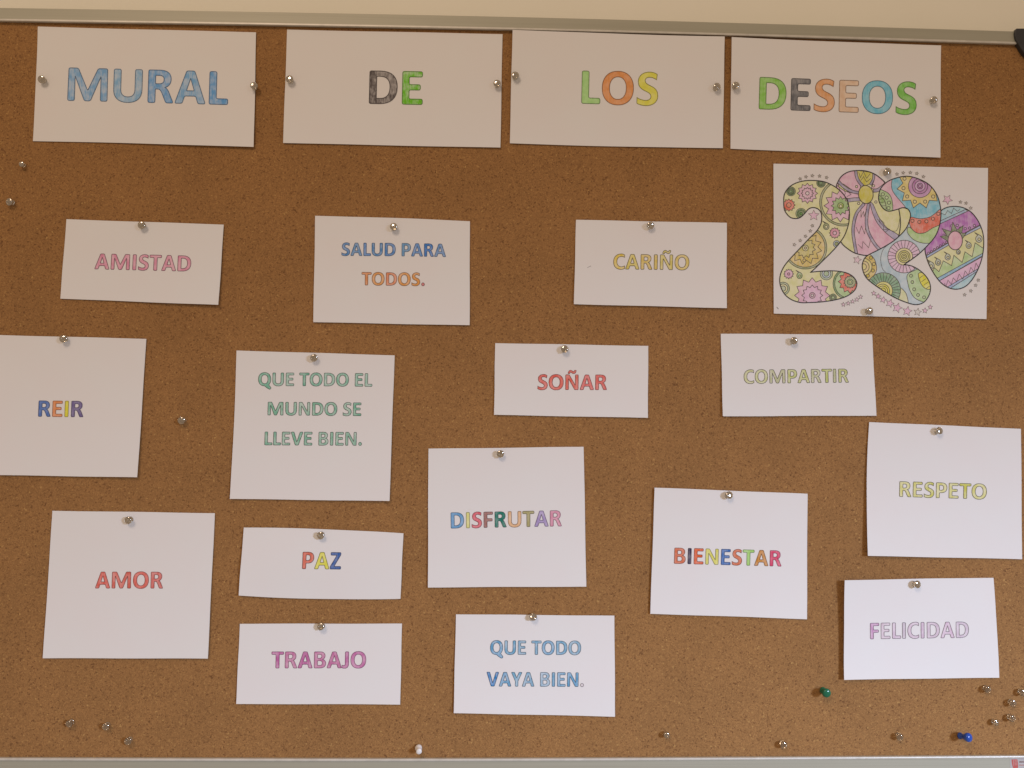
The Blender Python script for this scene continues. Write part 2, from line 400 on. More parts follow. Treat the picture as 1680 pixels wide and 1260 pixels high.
# ------------------------------------------------------------------ sheets of paper
class Sheet:
    """a cut sheet: four corners found on the board, its curl, and the way from a photo point to its surface"""
    def __init__(s, quad, lift=(0.3, 0.3, 2.0, 2.0), bow=(0, 0, 0, 0), belly=0.4, off=0.35):
        s.q = [Vector(p) for p in quad]; s.lift = [v * 0.001 for v in lift]; s.off = off * 0.001
        s.bow = [v * 0.0006 for v in bow]; s.belly = belly * 0.001
        s.c = [on_board(p[0], p[1], s.off + l) for p, l in zip(quad, s.lift)]
        s.o = (s.c[0] + s.c[1] + s.c[2] + s.c[3]) / 4; s.o.y = 0
        s.ph = random.uniform(0, 6)
    def z(s, u, v):
        w = ((1 - u) * v, u * v, u * (1 - v), (1 - u) * (1 - v))
        h = sum(l * k ** 1.5 for l, k in zip(s.lift, w))
        h += s.belly * math.sin(math.pi * min(1, max(0, 1 - v))) * (0.6 + 0.4 * math.sin(3 * u + s.ph))
        return s.off + h
    def pt(s, u, v, up=0.0):
        a = s.c[0].lerp(s.c[1], u); b = s.c[3].lerp(s.c[2], u)
        p = b.lerp(a, v)
        t, r, bo, le = s.bow
        wob = 0.00018
        p.z += t * 4 * u * (1 - u) * v - bo * 4 * u * (1 - u) * (1 - v)
        p.x += r * 4 * v * (1 - v) * u - le * 4 * v * (1 - v) * (1 - u)
        p.z += wob * math.sin(7 * u + s.ph) * (v - 0.5) * 2 * (4 * u * (1 - u))
        p.x += wob * math.sin(6 * v + s.ph * 2) * (u - 0.5) * 2 * (4 * v * (1 - v))
        return Vector((p.x - s.o.x, -(s.z(u, v) + up), p.z - s.o.z))
    def uv(s, px, py):
        u, v = 0.5, 0.5
        a, b, c, d = s.q
        for _ in range(8):
            P = (d * (1 - u) + c * u) * (1 - v) + (a * (1 - u) + b * u) * v
            E = Vector((px, py)) - P
            du = (c - d) * (1 - v) + (b - a) * v
            dv = (a * (1 - u) + b * u) - (d * (1 - u) + c * u)
            det = du.x * dv.y - du.y * dv.x
            u += (E.x * dv.y - E.y * dv.x) / det; v += (du.x * E.y - du.y * E.x) / det
        return u, v
    def map(s, px, py, up): return s.pt(*s.uv(px, py), up)
    def build(s, name, mat, label, cat, group):
        nu, nv, th = 36, 24, 0.00014
        V = []; F = []
        for k in (1, 0):
            for j in range(nv + 1):
                for i in range(nu + 1):
                    V.append(s.pt(i / nu, j / nv, 0.0 if k else -th))
        K = (nu + 1) * (nv + 1)
        for j in range(nv):
            for i in range(nu):
                a = j * (nu + 1) + i
                F.append((a, a + 1, a + nu + 2, a + nu + 1))
                F.append((K + a, K + a + nu + 1, K + a + nu + 2, K + a + 1))
        def side(a, b):
            n0 = len(V); V.extend([V[a], V[K + a], V[K + b], V[b]]); F.append((n0, n0 + 1, n0 + 2, n0 + 3))
        for i in range(nu):
            side(i, i + 1); t = nv * (nu + 1); side(t + i + 1, t + i)
        for j in range(nv):
            side((j + 1) * (nu + 1), j * (nu + 1)); side(j * (nu + 1) + nu, (j + 1) * (nu + 1) + nu)
        me = mesh(name, V, F)
        for p in me.polygons[:2 * nu * nv]: p.use_smooth = True
        s.obj = link(name, me, mat, None, (s.o.x, 0, s.o.z))
        tag(s.obj, label, cat, group)
        return s.obj

def mix(a, b, t): return tuple(x * (1 - t) + y * t for x, y in zip(a, b))
def write(sheet, text, x0, y0, x1, y1, cap, cols, paper, cover=0.85, streak=0.5, ow=1.0, line=0.6, names=None, ang=50):
    """one line of outlined capitals coloured in with pencil; x0,y0 - x1,y1 is the base line on the photograph"""
    adv = []; x = 0.0
    for ch in text: adv.append(x); x += GLYPH[ch][0]
    def ext(ch):
        P = [p for o, h in glyph_shapes(ch) for p in o]
        return min(p[0] for p in P), max(p[0] for p in P)
    lo = ext(text[0])[0]; hi = adv[-1] + ext(text[-1])[1]
    A = Vector((x0, y0)); D = (Vector((x1, y1)) - A) / (hi - lo)
    ua = sheet.uv(x0, y0)
    a, b, c, d = sheet.q
    upv = ((a - d) * (1 - ua[0]) + (b - c) * ua[0]).normalized()
    perp = Vector((D.y, -D.x)).normalized()
    upv = (upv * 0.5 + perp * 0.5).normalized()
    U = upv * cap / 100.0
    def m(p, ax, up): q = A + D * (ax + p[0] - lo) + U * p[1]; return sheet.map(q.x, q.y, up)
    ci = 0
    for ch, ax in zip(text, adv):
        if ch == ' ': continue
        V = []; F = []; RV = []; RF = []
        for outer, holes in glyph_shapes(ch):
            loops = [outer] + holes
            tris = tessellate_polygon([[Vector((p[0], p[1], 0)) for p in lp] for lp in loops])
            base = len(V); flat = [p for lp in loops for p in lp]
            V += [m(p, ax, 0.00008) for p in flat]
            F += [tuple(base + i for i in t) for t in tris]
            for lp in loops:
                rv, rf = ribbon(lp, 1.15 * ow / (cap / 100.0), True)
                b0 = len(RV); RV += [m(p, ax, 0.00016) for p in rv]
                RF += [tuple(b0 + i for i in f) for f in rf]
        F2 = []
        for t in F:
            nrm = (V[t[1]] - V[t[0]]).cross(V[t[2]] - V[t[0]])
            if nrm.length < 1e-14: continue
            F2.append(t if nrm.y < 0 else t[::-1])
        cc = cols[ci % len(cols)]
        if isinstance(cc, tuple) and len(cc) == 2: obs, cv = cc
        else: obs, cv = cc, cover
        pg = pigment(obs, paper)
        pg = tuple(max(0.012, (c - (1 - cv) * 0.75) / cv * 0.97) for c in pg)
        lo_ = link('letter', mesh('letter', V, F2), mat_pencil(pg, cv, streak, ang), sheet.obj)
        if names: lo_['label'] = '%s letter %s' % (names[ci % len(names)], ch)
        R2 = []
        for t in RF:
            nrm = (RV[t[1]] - RV[t[0]]).cross(RV[t[2]] - RV[t[0]])
            R2.append(t if nrm.y < 0 else t[::-1])
        ink = mix(tuple(c * 0.62 for c in pg), (0.06, 0.052, 0.052), min(1, line + 0.12))
        link('outline', mesh('outline', RV, R2), mat_ink(ink), lo_)
        ci += 1

G_TITLE, G_WISH = 'title sheets in the top row', 'small wish sheets'
sheets = {}
def sheet(key, quad, label, group, seed, **kw):
    s = Sheet(quad, **kw); s.build('paper_sheet', mat_paper(seed), label, 'paper sign', group); sheets[key] = s
    return s

blue = (112, 134, 146)
s = sheet('mural', [(62, 43.5), (420, 53), (416, 241), (54, 231.5)], 'wide white sheet reading MURAL in blue pencil capitals', G_TITLE, 1, lift=(.2, 1.0, 2.6, .6), bow=(0, 0, -1, -1))
write(s, 'MURAL', 110, 165.3, 372.5, 172, 53.5, [(112, 126, 144), (120, 131, 146), (98, 119, 150), (110, 126, 148), (100, 120, 146)], (175, 151, 129), .86, .6, 1.15, .35)
s = sheet('de', [(471, 48.5), (824.5, 56), (821, 242), (464.5, 234.5)], 'wide white sheet reading DE with grey D and green E', G_TITLE, 2, lift=(.2, .5, 1.6, 1.2))
write(s, 'DE', 605, 170, 692, 171.6, 53.5, [(94, 78, 66), (104, 140, 50)], (175, 151, 129), .86, .7, 1.1, .35, ['grey', 'green'], 30)
s = sheet('los', [(841, 48.8), (1189, 59.8), (1186, 243), (836.5, 235)], 'wide white sheet reading LOS in green, orange and yellow', G_TITLE, 3, lift=(4.4, 4.4, 1.2, 1.2), bow=(0, 0, 1, 0))
write(s, 'LOS', 953.8, 168.5, 1078.4, 171.8, 53, [(140, 158, 88), (200, 112, 62), (186, 166, 62)], (178, 154, 134), .93, .25, 1.0, .45, ['pale green', 'orange', 'yellow'])
s = sheet('deseos', [(1200.5, 60.8), (1544, 74.5), (1543, 258.5), (1198.5, 244)], 'wide white sheet reading DESEOS with every letter another colour', G_TITLE, 4, lift=(4.4, 1.6, 2.2, .8))
write(s, 'DESEOS', 1245.5, 178.4, 1503, 187.5, 52, [(122, 152, 66), (98, 88, 80), (206, 124, 76), (210, 146, 112), (104, 146, 152), (108, 148, 62)], (180, 159, 140), .92, .35, 1.0, .4, ['green', 'grey', 'orange', 'peach', 'blue', 'dark green'])
s = sheet('amistad', [(109, 359.5), (367, 368.5), (358, 500), (99, 490)], 'small white sheet reading AMISTAD in pink pencil capitals', G_WISH, 5, lift=(.3, 1.2, 3.4, .9))
write(s, 'AMISTAD', 155.3, 441.3, 312, 445, 25, [(190, 122, 122)], (188, 167, 145), .85, .5, .85, .55)
s = sheet('salud', [(517, 354), (771, 363), (770.5, 533.5), (514, 528.5)], 'white sheet reading SALUD PARA TODOS in blue and orange', G_WISH, 6, lift=(.4, .6, 1.6, 1.5), bow=(1, 0, 0, 0))
write(s, 'SALUD PARA', 560.2, 419.8, 731, 421.8, 20.7, [(98, 118, 142), (106, 124, 142), (84, 112, 144), (96, 118, 140), (92, 114, 142), (110, 128, 142), (92, 116, 144), (84, 108, 142), (104, 122, 144)], (190, 168, 150), .88, .4, .8, .4)
write(s, 'TODOS.', 593, 468.1, 696, 469.3, 20.6, [(204, 126, 82), (206, 132, 80), (210, 120, 84), (206, 130, 74), (204, 130, 76), (188, 112, 102)], (190, 168, 150), .88, .35, .8, .5)
s = sheet('carino', [(945, 360.5), (1192.5, 365.5), (1192.5, 505.5), (941.5, 499)], 'small white sheet reading CARIÑO in ochre yellow pencil', G_WISH, 7, lift=(.3, .4, 2.4, 2.0))
write(s, 'CARIÑO', 1006.2, 441.5, 1130.3, 442.9, 24.3, [(204, 162, 84), (196, 166, 98), (196, 160, 98), (194, 158, 88), (192, 164, 98), (196, 162, 98)], (193, 172, 158), .85, .4, .85, .62)
s = sheet('reir', [(-22, 549), (240, 556), (225, 783), (-40, 779)], 'white sheet at the left edge reading REIR in four colours', G_WISH, 8, lift=(.3, .8, 3.0, 1.6))
write(s, 'REIR', 62.2, 683.8, 135.1, 684.6, 25.6, [(82, 100, 142), (206, 122, 74), (204, 178, 52), (108, 90, 118)], (195, 176, 162), .95, .25, .9, .35, ['blue', 'orange', 'yellow', 'purple'])
s = sheet('mundo', [(388, 575), (647.5, 583), (639, 822), (377, 818.5)], 'white sheet reading QUE TODO EL MUNDO SE LLEVE BIEN in green', G_WISH, 9, lift=(.3, .8, 3.0, 1.8), bow=(0, 0, 0, -1))
gr = [(128, 158, 134), (134, 160, 138), (146, 164, 144)]
write(s, 'QUE TODO EL', 423, 633, 610, 634.4, 21.2, gr, (196, 178, 168), .82, .5, .8, .6)
write(s, 'MUNDO SE', 438, 681.5, 591.8, 682.8, 21.2, gr, (197, 180, 172), .82, .5, .8, .6)
write(s, 'LLEVE BIEN.', 433, 730.7, 592.7, 731.4, 21.3, gr, (197, 180, 172), .82, .5, .8, .6)
s = sheet('sonar', [(812.5, 563), (1063.5, 567.5), (1063, 685.5), (810.5, 680.5)], 'small white sheet reading SOÑAR in red pencil capitals', G_WISH, 10, lift=(.3, .5, 2.0, 1.8))
write(s, 'SOÑAR', 882, 639.2, 995, 639.6, 24.3, [(206, 104, 92), (208, 100, 86), (206, 100, 84), (206, 104, 96), (208, 104, 94)], (200, 183, 173), .9, .3, .85, .45)
s = sheet('compartir', [(1182.5, 547.5), (1431, 548.5), (1438, 682), (1186, 683)], 'small white sheet reading COMPARTIR in pale yellow green', G_WISH, 11, lift=(.5, .4, 1.6, 2.4))
write(s, 'COMPARTIR', 1220.5, 629.3, 1392, 627.5, 22, [(196, 184, 140), (192, 182, 134), (184, 174, 138), (184, 178, 112), (186, 178, 116), (186, 176, 140), (182, 178, 108), (180, 172, 132), (184, 176, 118)], (204, 188, 180), .85, .5, .8, .68)
s = sheet('disfrutar', [(703, 736), (957.5, 733), (962, 962.5), (702, 964)], 'white sheet reading DISFRUTAR with every letter another colour', G_WISH, 12, lift=(.4, .5, 2.2, 1.8))
write(s, 'DISFRUTAR', 740, 867.3, 921, 863.7, 25.4, [(108, 148, 190), (216, 204, 138), (208, 100, 112), (158, 112, 108), (66, 122, 112), (224, 166, 130), (164, 150, 108), (164, 142, 182), (204, 138, 160)], (206, 194, 196), .9, .3, .85, .45,
      ['blue', 'pale yellow', 'red', 'brown', 'dark green', 'orange', 'olive', 'purple', 'pink'])
s = sheet('bienestar', [(1074, 800), (1325, 810), (1324, 1016), (1067, 1007)], 'white sheet reading BIENESTAR with every letter another colour', G_WISH, 13, lift=(2.2, .5, 1.6, 2.2))
write(s, 'BIENESTAR', 1106, 924.9, 1281.3, 929.6, 25.4, [(212, 122, 98), (76, 68, 92), (222, 108, 76), (216, 208, 122), (74, 112, 180), (210, 120, 92), (166, 204, 122), (198, 136, 72), (214, 86, 120)], (215, 208, 216), .92, .3, .85, .4,
      ['brick red', 'black', 'orange', 'yellow', 'blue', 'rust', 'light green', 'ochre', 'magenta'])
s = sheet('respeto', [(1426, 692.5), (1675, 703.5), (1677, 917.5), (1424, 912)], 'white sheet at the right edge reading RESPETO in pale yellow', G_WISH, 14, lift=(1.2, .6, 2.0, 4.5), bow=(0, 0, 0, 2.4))
write(s, 'RESPETO', 1478, 815.4, 1618.8, 819.7, 24.6, [(212, 206, 150), (210, 204, 148), (204, 200, 130)], (215, 210, 218), .8, .55, .85, .66)
s = sheet('amor', [(86, 838), (352.5, 842), (341, 1080.5), (70, 1080)], 'white sheet reading AMOR in red pencil capitals', G_WISH, 15, lift=(.4, .8, 2.6, 1.6))
write(s, 'AMOR', 155.8, 965.8, 266.3, 966, 26.6, [(204, 100, 90), (202, 106, 96), (206, 104, 94), (200, 106, 100)], (203, 191, 190), .92, .35, .85, .35)
s = sheet('paz', [(400, 865.5), (662, 875), (657, 982.5), (391.5, 977)], 'small white sheet with wavy edges reading PAZ', G_WISH, 16, lift=(1.0, .8, 1.0, 2.6), bow=(2, 0, 3, 0), belly=1.6)
write(s, 'PAZ', 496, 932, 558.6, 932.8, 26, [(206, 112, 98), (218, 204, 92), (68, 94, 152)], (205, 192, 194), .93, .25, .9, .5, ['red', 'yellow', 'blue'])
s = sheet('trabajo', [(393.5, 1023.5), (659.5, 1023), (656.5, 1156), (387.5, 1155)], 'small white sheet reading TRABAJO in violet pink pencil', G_WISH, 17, lift=(.4, .5, 1.6, 1.4))
write(s, 'TRABAJO', 445.3, 1096.3, 599.7, 1096, 26.6, [(184, 108, 158), (190, 122, 160), (184, 112, 158), (190, 122, 160), (188, 118, 158), (186, 114, 160), (188, 116, 162)], (208, 198, 204), .9, .45, .85, .35)
s = sheet('que_todo', [(748, 1008), (1008, 1010), (1009, 1176), (744.5, 1170)], 'white sheet reading QUE TODO VAYA BIEN in light blue', G_WISH, 18, lift=(.8, .4, 1.6, 2.2))
write(s, 'QUE TODO', 804.2, 1074, 952.6, 1074.4, 22.4, [(124, 164, 200), (128, 168, 200), (146, 174, 200), (134, 170, 200)], (214, 208, 214), .85, .5, .85, .5)
write(s, 'VAYA BIEN.', 798.6, 1126, 957, 1126.9, 22.8, [(80, 138, 194), (122, 162, 200), (136, 172, 202), (144, 172, 200), (154, 178, 204), (136, 170, 202), (132, 168, 202), (124, 164, 202), ((212, 200, 210), .7)], (215, 208, 215), .85, .5, .85, .5)
s = sheet('felicidad', [(1386, 952), (1630, 948), (1639.5, 1112), (1385, 1115.5)], 'small white sheet reading FELICIDAD in very pale lilac', G_WISH, 19, lift=(6.5, .5, 1.8, 4.5), belly=1.5)
write(s, 'FELICIDAD', 1428.6, 1049.1, 1589, 1046.3, 25.8, [(204, 166, 208), (216, 202, 222), (212, 194, 220), (204, 194, 214), (212, 194, 218), (210, 190, 218), (214, 200, 222), (214, 192, 220), (214, 202, 224)], (221, 221, 232), .85, .6, .85, .5)

# ------------------------------------------------------------------ the coloured-in drawing
def crop(x, y): return (1260 + x / 4.4211, 260 + y / 4.4211)
D = Sheet([(1269, 268.5), (1621, 275.5), (1618.5, 523.5), (1269.5, 514.5)], lift=(.8, .6, 1.2, 1.0))
D.build('drawing_sheet', mat_paper(40), 'white sheet with four patterned overlapping numerals coloured in pencil', 'drawing', None)
DP = (190, 172, 160)
def full(pg, cv=0.95): return tuple(max(0.012, (c - (1 - cv) * 0.78) / cv * 0.97) for c in pg)
def smooth(pts, closed=True, n=5, corners=()):
    out = []; m = len(pts)
    rng = range(m) if closed else range(m - 1)
    for i in rng:
        p1, p2 = Vector(pts[i]), Vector(pts[(i + 1) % m])
        p0 = Vector(pts[i - 1]) if (closed or i > 0) else p1
        p3 = Vector(pts[(i + 2) % m]) if (closed or i + 2 < m) else p2
        t1 = (p2 - p0) * 0.5 if i not in corners else Vector((0, 0))
        t2 = (p3 - p1) * 0.5 if (i + 1) % m not in corners else Vector((0, 0))
        for k in range(n):
            t = k / n
            q = p1 * (2 * t ** 3 - 3 * t * t + 1) + t1 * (t ** 3 - 2 * t * t + t) + p2 * (-2 * t ** 3 + 3 * t * t) + t2 * (t ** 3 - t * t)
            out.append((q.x, q.y))
    if not closed: out.append(tuple(pts[-1]))
    return out
def circ(x, y, r, n=None, ry=None, rot=0.0):
    n = n or max(10, int(r * 0.35) + 10); ry = ry or r; c, s_ = math.cos(rot), math.sin(rot)
    out = []
    for i in range(n):
        a = 2 * math.pi * i / n; X, Y = r * math.cos(a), ry * math.sin(a)
        out.append((x + X * c - Y * s_, y + X * s_ + Y * c))
    return out
def burst(x, y, ro, ri, n, rot=-90):
    out = []
    for i in range(2 * n):
        a = math.radians(rot + 180 * i / n); r = ro if i % 2 == 0 else ri
        out.append((x + r * math.cos(a), y + r * math.sin(a)))
    return out
def drop(x, y, r, lean=-1):
    out = []
    for i in range(14):
        a = math.radians(-60 + 300 * i / 13) if lean < 0 else math.radians(-60 + 300 * i / 13)
        out.append((x + r * math.cos(a), y + r * 1.1 * math.sin(a)))
    return out + [(x - r * 0.4, y - r * 1.1), (x - r * 1.3, y - r * 1.9)]
YG, PK, OR, GD = (194, 186, 126), (206, 150, 154), (192, 160, 96), (182, 162, 72)
GN, DG, RD, TL_ = (146, 158, 104), (92, 122, 62), (202, 100, 78), (116, 158, 164)
PU, GB, LM, OL = (170, 118, 146), (166, 168, 166), (168, 172, 112), (146, 142, 100)
GP, SB, MG = (146, 128, 138), (150, 168, 170), (164, 104, 146)
two_a = smooth([(113, 320), (118, 262), (150, 212), (200, 180), (262, 163), (330, 160), (400, 168), (455, 190), (510, 225), (555, 275), (580, 330), (588, 395), (583, 470), (560, 545), (525, 605), (470, 670), (400, 740), (345, 795), (308, 828),
    (390, 820), (480, 818), (560, 830), (610, 855), (638, 890), (642, 920), (628, 955), (595, 985), (545, 1010), (470, 1030), (380, 1042), (300, 1046), (235, 1046), (170, 1025), (120, 985), (92, 930), (85, 880), (95, 830), (120, 780), (160, 730), (230, 655), (300, 580), (350, 530), (380, 480), (388, 430), (380, 390), (355, 365), (320, 358), (290, 370), (265, 400), (235, 428), (205, 438), (165, 432), (135, 405), (117, 370)], corners=(18,), n=4)
zero_a = smooth([(492, 215), (500, 180), (530, 130), (580, 98), (640, 88), (710, 92), (780, 120), (850, 180), (900, 250), (935, 330), (955, 420), (957, 500), (942, 575), (900, 640), (820, 690), (725, 705), (680, 702), (620, 685), (560, 645), (525, 605), (490, 520), (478, 400), (482, 290)], n=4)
two_b = smooth([(850, 180), (905, 150), (1000, 130), (1090, 150), (1170, 195), (1225, 270), (1250, 360), (1252, 430), (1240, 500), (1210, 570), (1150, 640), (1080, 705), (985, 772), (1040, 782), (1100, 815), (1150, 865), (1175, 920), (1172, 975), (1150, 1020), (1120, 1048), (1075, 1060), (1020, 1050), (930, 1015), (850, 970), (760, 910), (710, 865), (685, 810), (683, 765), (700, 725), (730, 700), (800, 665), (880, 620), (940, 575), (1000, 510), (1028, 440), (1030, 400), (1010, 368), (975, 360), (935, 372), (880, 385), (845, 375), (815, 340), (800, 300), (802, 260), (815, 220)], corners=(12,), n=4)
egg = smooth([(1252, 385), (1290, 360), (1345, 350), (1410, 358), (1470, 390), (1520, 450), (1555, 530), (1565, 610), (1555, 710), (1525, 800), (1480, 880), (1430, 930), (1370, 950), (1310, 940), (1255, 905), (1210, 850), (1170, 780), (1145, 710), (1138, 655), (1160, 600), (1190, 520), (1220, 440)], n=4)
sliver = smooth([(950, 362), (1010, 368), (1030, 400), (1028, 440), (1000, 510), (942, 575), (930, 500), (935, 420)], n=3)
class Dig:
    def __init__(s, name, outline, base, rank): s.name, s.outline, s.rank = name, outline, rank; s.el = [('ground', outline, base, 0)]; s.lines = []
    def add(s, name, poly, col, line=1): s.el.append((name, poly, col, line))
    def ln(s, pts, w=3.2): s.lines.append((pts, w))
A2 = Dig('numeral', two_a, YG, 2); Z1 = Dig('numeral', zero_a, YG, 1); B2 = Dig('numeral', two_b, GB, 3); EG = Dig('numeral', egg, YG, 0)
SL = Dig('numeral_flag', sliver, YG, 0.5)
# first numeral
A2.add('ring', circ(545, 320, 173, 48), OL); A2.add('disc', circ(545, 320, 158, 48), YG)
A2.add('sunburst', burst(522, 345, 118, 88, 12), PK); A2.add('sunburst', burst(524, 345, 68, 50, 12), GN); A2.add('dot', circ(525, 345, 22), (150, 160, 70))
A2.add('dot', circ(525, 348, 11), YG)
def rosette(d, x, y, r, n, c1, c2=None, r2=0, rc=0, cc=None):
    d.add('sunburst', burst(x, y, r, r * 0.77, n), c1)
    if r2: d.add('sunburst', burst(x, y, r2, r2 * 0.77, n), c2 or c1)
    if rc: d.add('dot', circ(x, y, rc), cc or c1)
def swirl(d, x, y, r, c1, c2, k=3):
    for i in range(k): d.add('ring', circ(x, y, r * (1 - i / (k + 0.4))), c1 if i % 2 == 0 else c2)
rosette(A2, 284, 254, 74, 12, PK, PK, 44, 13, (214, 168, 160))
swirl(A2, 165, 240, 33, (126, 146, 92), DG, 4); swirl(A2, 383, 178, 32, (126, 146, 92), DG, 4); swirl(A2, 238, 402, 38, GN, DG, 4)
rosette(A2, 150, 340, 46, 12, RD, None, 0, 17, (200, 120, 90))
A2.add('ring', circ(270, 650, 155, 44), OL); A2.add('disc', circ(270, 650, 141, 44), OR)
A2.add('sunburst', burst(270, 652, 120, 90, 12, -80), (186, 156, 84)); A2.add('sunburst', burst(270, 652, 74, 56, 12, -80), (180, 158, 92)); A2.add('dot', circ(270, 652, 21), YG); A2.add('dot', circ(270, 652, 9), (180, 150, 120))
A2.add('dot', circ(262, 742, 11), OR)
A2.add('drop', drop(420, 496, 21), OL); A2.add('dot', circ(420, 498, 10), YG)
rosette(A2, 482, 543, 40, 12, (208, 132, 138), None, 0, 14, PK); swirl(A2, 495, 622, 24, GB, OL, 2)
rosette(A2, 150, 840, 36, 12, PK, None, 0, 9, (190, 130, 140)); A2.add('drop', drop(228, 852, 20), GN); A2.add('dot', circ(230, 855, 8), YG)
swirl(A2, 110, 945, 46, (156, 154, 118), YG, 3)
rosette(A2, 320, 995, 128, 12, PK, (210, 150, 160), 76, 21, PK); A2.add('dot', circ(320, 995, 10), (206, 170, 160))
swirl(A2, 422, 838, 45, (160, 164, 128), GB, 3)
A2.add('ring', circ(585, 910, 115, 36), (120, 138, 90)); A2.add('disc', circ(585, 910, 102, 36), (160, 168, 118))
A2.add('sunburst', burst(594, 895, 86, 66, 12), RD); A2.add('sunburst', burst(594, 897, 46, 37, 14), OL); A2.add('dot', circ(594, 897, 20), GN); A2.add('dot', circ(594, 897, 9), YG)
swirl(A2, 470, 1010, 26, GN, OL, 3)
# tied zero
def band(pts, w): 
    v, f = ribbon(smooth(pts, False, 4), w, False)
    return v[0::2] + v[1::2][::-1]
Z1.add('petal', smooth([(494, 210), (505, 170), (550, 112), (632, 90), (640, 150), (668, 200), (655, 250), (600, 225), (530, 180)], n=3), PK)
Z1.add('petal', smooth([(484, 225), (500, 200), (560, 240), (655, 262), (660, 285), (640, 296), (580, 292), (520, 270)], n=3), (206, 148, 156))
Z1.add('ribbon_fold', band([(505, 165), (545, 205), (600, 238), (655, 250)], 20), GP)
Z1.add('ribbon_fold', band([(576, 306), (620, 300), (665, 298)], 26), GP)
Z1.add('petal', [(636, 86), (768, 104), (762, 150), (736, 186), (700, 200), (668, 180), (645, 130)], GD)
Z1.add('ribbon_fold', band([(634, 88), (640, 130), (658, 170), (685, 200)], 20), GP)
Z1.add('petal', smooth([(768, 112), (845, 180), (820, 210), (780, 222), (748, 215), (765, 165)], n=3), PK)
Z1.add('ribbon_fold', band([(764, 104), (762, 150), (740, 192)], 16), GP)
Z1.add('ribbon_fold', band([(762, 236), (800, 228), (850, 190)], 24), GP)
Z1.add('skirt', smooth([(690, 335), (735, 330), (715, 430), (712, 500), (760, 610), (812, 668), (740, 706), (650, 694), (622, 560), (640, 430)], n=3), PK)
Z1.add('skirt', smooth([(728, 330), (745, 330), (775, 440), (840, 530), (925, 600), (820, 668), (755, 590), (722, 480)], n=3), (206, 144, 150))
Z1.add('ribbon_fold', band([(695, 330), (640, 400), (618, 480), (616, 560), (640, 700)], 20), GP)
Z1.add('ribbon_fold', band([(728, 330), (712, 440), (722, 530), (770, 620), (815, 670)], 20), GP)
Z1.add('ribbon_fold', smooth([(738, 330), (760, 335), (800, 425), (860, 505), (946, 560), (928, 598), (840, 530), (775, 445)], n=3), (150, 132, 144))
Z1.add('knot', circ(707, 263, 53, 32, 66, -0.12), GD, 2)
for x, y in ((640, 205), (763, 200), (655, 328), (780, 318)): Z1.add('dot', circ(x, y, 9, 10), (196, 176, 140))
Z1.ln([(655, 100), (668, 140), (690, 95), (712, 145), (738, 112)]); Z1.ln([(672, 160), (690, 132), (712, 172), (742, 146)])
Z1.ln([(505, 180), (520, 232), (500, 238), (545, 265), (560, 258), (545, 215), (600, 262), (570, 278)])
Z1.ln([(672, 370), (672, 430), (690, 385), (695, 425), (712, 372)])
Z1.ln([(636, 500), (658, 548), (675, 492), (698, 550), (706, 500)]); Z1.ln([(650, 625), (680, 655), (686, 605), (728, 650), (740, 600)])
Z1.ln([(800, 455), (812, 470), (806, 440), (840, 470), (835, 520), (880, 515), (850, 535)])
Z1.ln(smooth([(957, 420), (930, 526), (850, 505), (790, 440)], False))
# second two
B2.add('hook', smooth([(790, 300), (800, 230), (840, 170), (905, 140), (893, 205), (915, 260), (975, 330), (1000, 375), (940, 400), (820, 400)], n=3), PK)
B2.add('leaf', smooth([(795, 235), (840, 238), (880, 265), (900, 320), (893, 395), (800, 380)], n=3), (150, 162, 108))
B2.add('leaf', smooth([(795, 270), (825, 285), (848, 320), (852, 380), (800, 360)], n=3), (138, 152, 92))
for x, y in ((830, 262), (858, 286), (875, 323), (872, 362)): B2.add('dot', circ(x, y, 12, 12), (164, 172, 120))
B2.ln([(806, 300), (835, 290)], 3); B2.ln([(808, 322), (846, 318)], 3); B2.ln([(820, 345), (850, 345)], 3)
B2.add('band', smooth([(905, 140), (893, 205), (915, 260), (990, 350), (1035, 428), (1100, 442), (1180, 425), (1260, 372), (1255, 280), (1180, 150), (1060, 110), (960, 120)], n=3), TL_)
B2.add('sunburst', burst(1100, 200, 168, 125, 11, 172), (196, 166, 100))
B2.add('disc', circ(1100, 202, 84, 32), PU)
for i, r in enumerate((56, 38, 21, 10)): B2.add('ring', circ(1100, 202, r, 24), (178, 130, 156) if i % 2 else (162, 104, 138))
for x, y in ((980, 217), (1007, 278), (1063, 316), (1138, 315), (1196, 278), (988, 148)): B2.add('dot', circ(x, y, 12, 12), (196, 170, 116))
B2.add('band', smooth([(1018, 500), (1050, 520), (1090, 545), (1140, 540), (1190, 505), (1262, 480), (1230, 600), (1160, 618), (1100, 612), (1045, 585), (1008, 535)], n=3), (158, 170, 112))
B2.add('band', smooth([(1030, 428), (1100, 440), (1180, 424), (1262, 365), (1255, 470), (1190, 508), (1140, 540), (1085, 545), (1042, 515), (1024, 470)], n=3), RD)
for x, y in ((1046, 455), (1096, 463), (1147, 459), (1195, 440), (1234, 404)): B2.add('dot', circ(x, y, 12, 12), (206, 116, 92))
B2.add('disc', circ(985, 714, 118, 40), (208, 156, 164))
for i in range(24):
    a = math.radians(15 * i + 4); B2.ln([(985 + 62 * math.cos(a), 714 + 62 * math.sin(a)), (985 + 118 * math.cos(a), 714 + 118 * math.sin(a))], 3.4)
B2.add('disc', circ(985, 714, 62, 28), (204, 176, 122))
for i, r in enumerate((44, 31, 19, 8)): B2.add('ring', circ(985, 714, r, 20), (176, 160, 86) if i % 2 == 0 else (196, 178, 106))
B2.ln(smooth([(885, 618), (835, 660), (815, 730), (828, 800), (850, 825)], False))
B2.add('leaf', smooth([(670, 760), (700, 705), (740, 700), (775, 745), (786, 810), (760, 858), (730, 880), (660, 840)], n=3), (190, 158, 92))
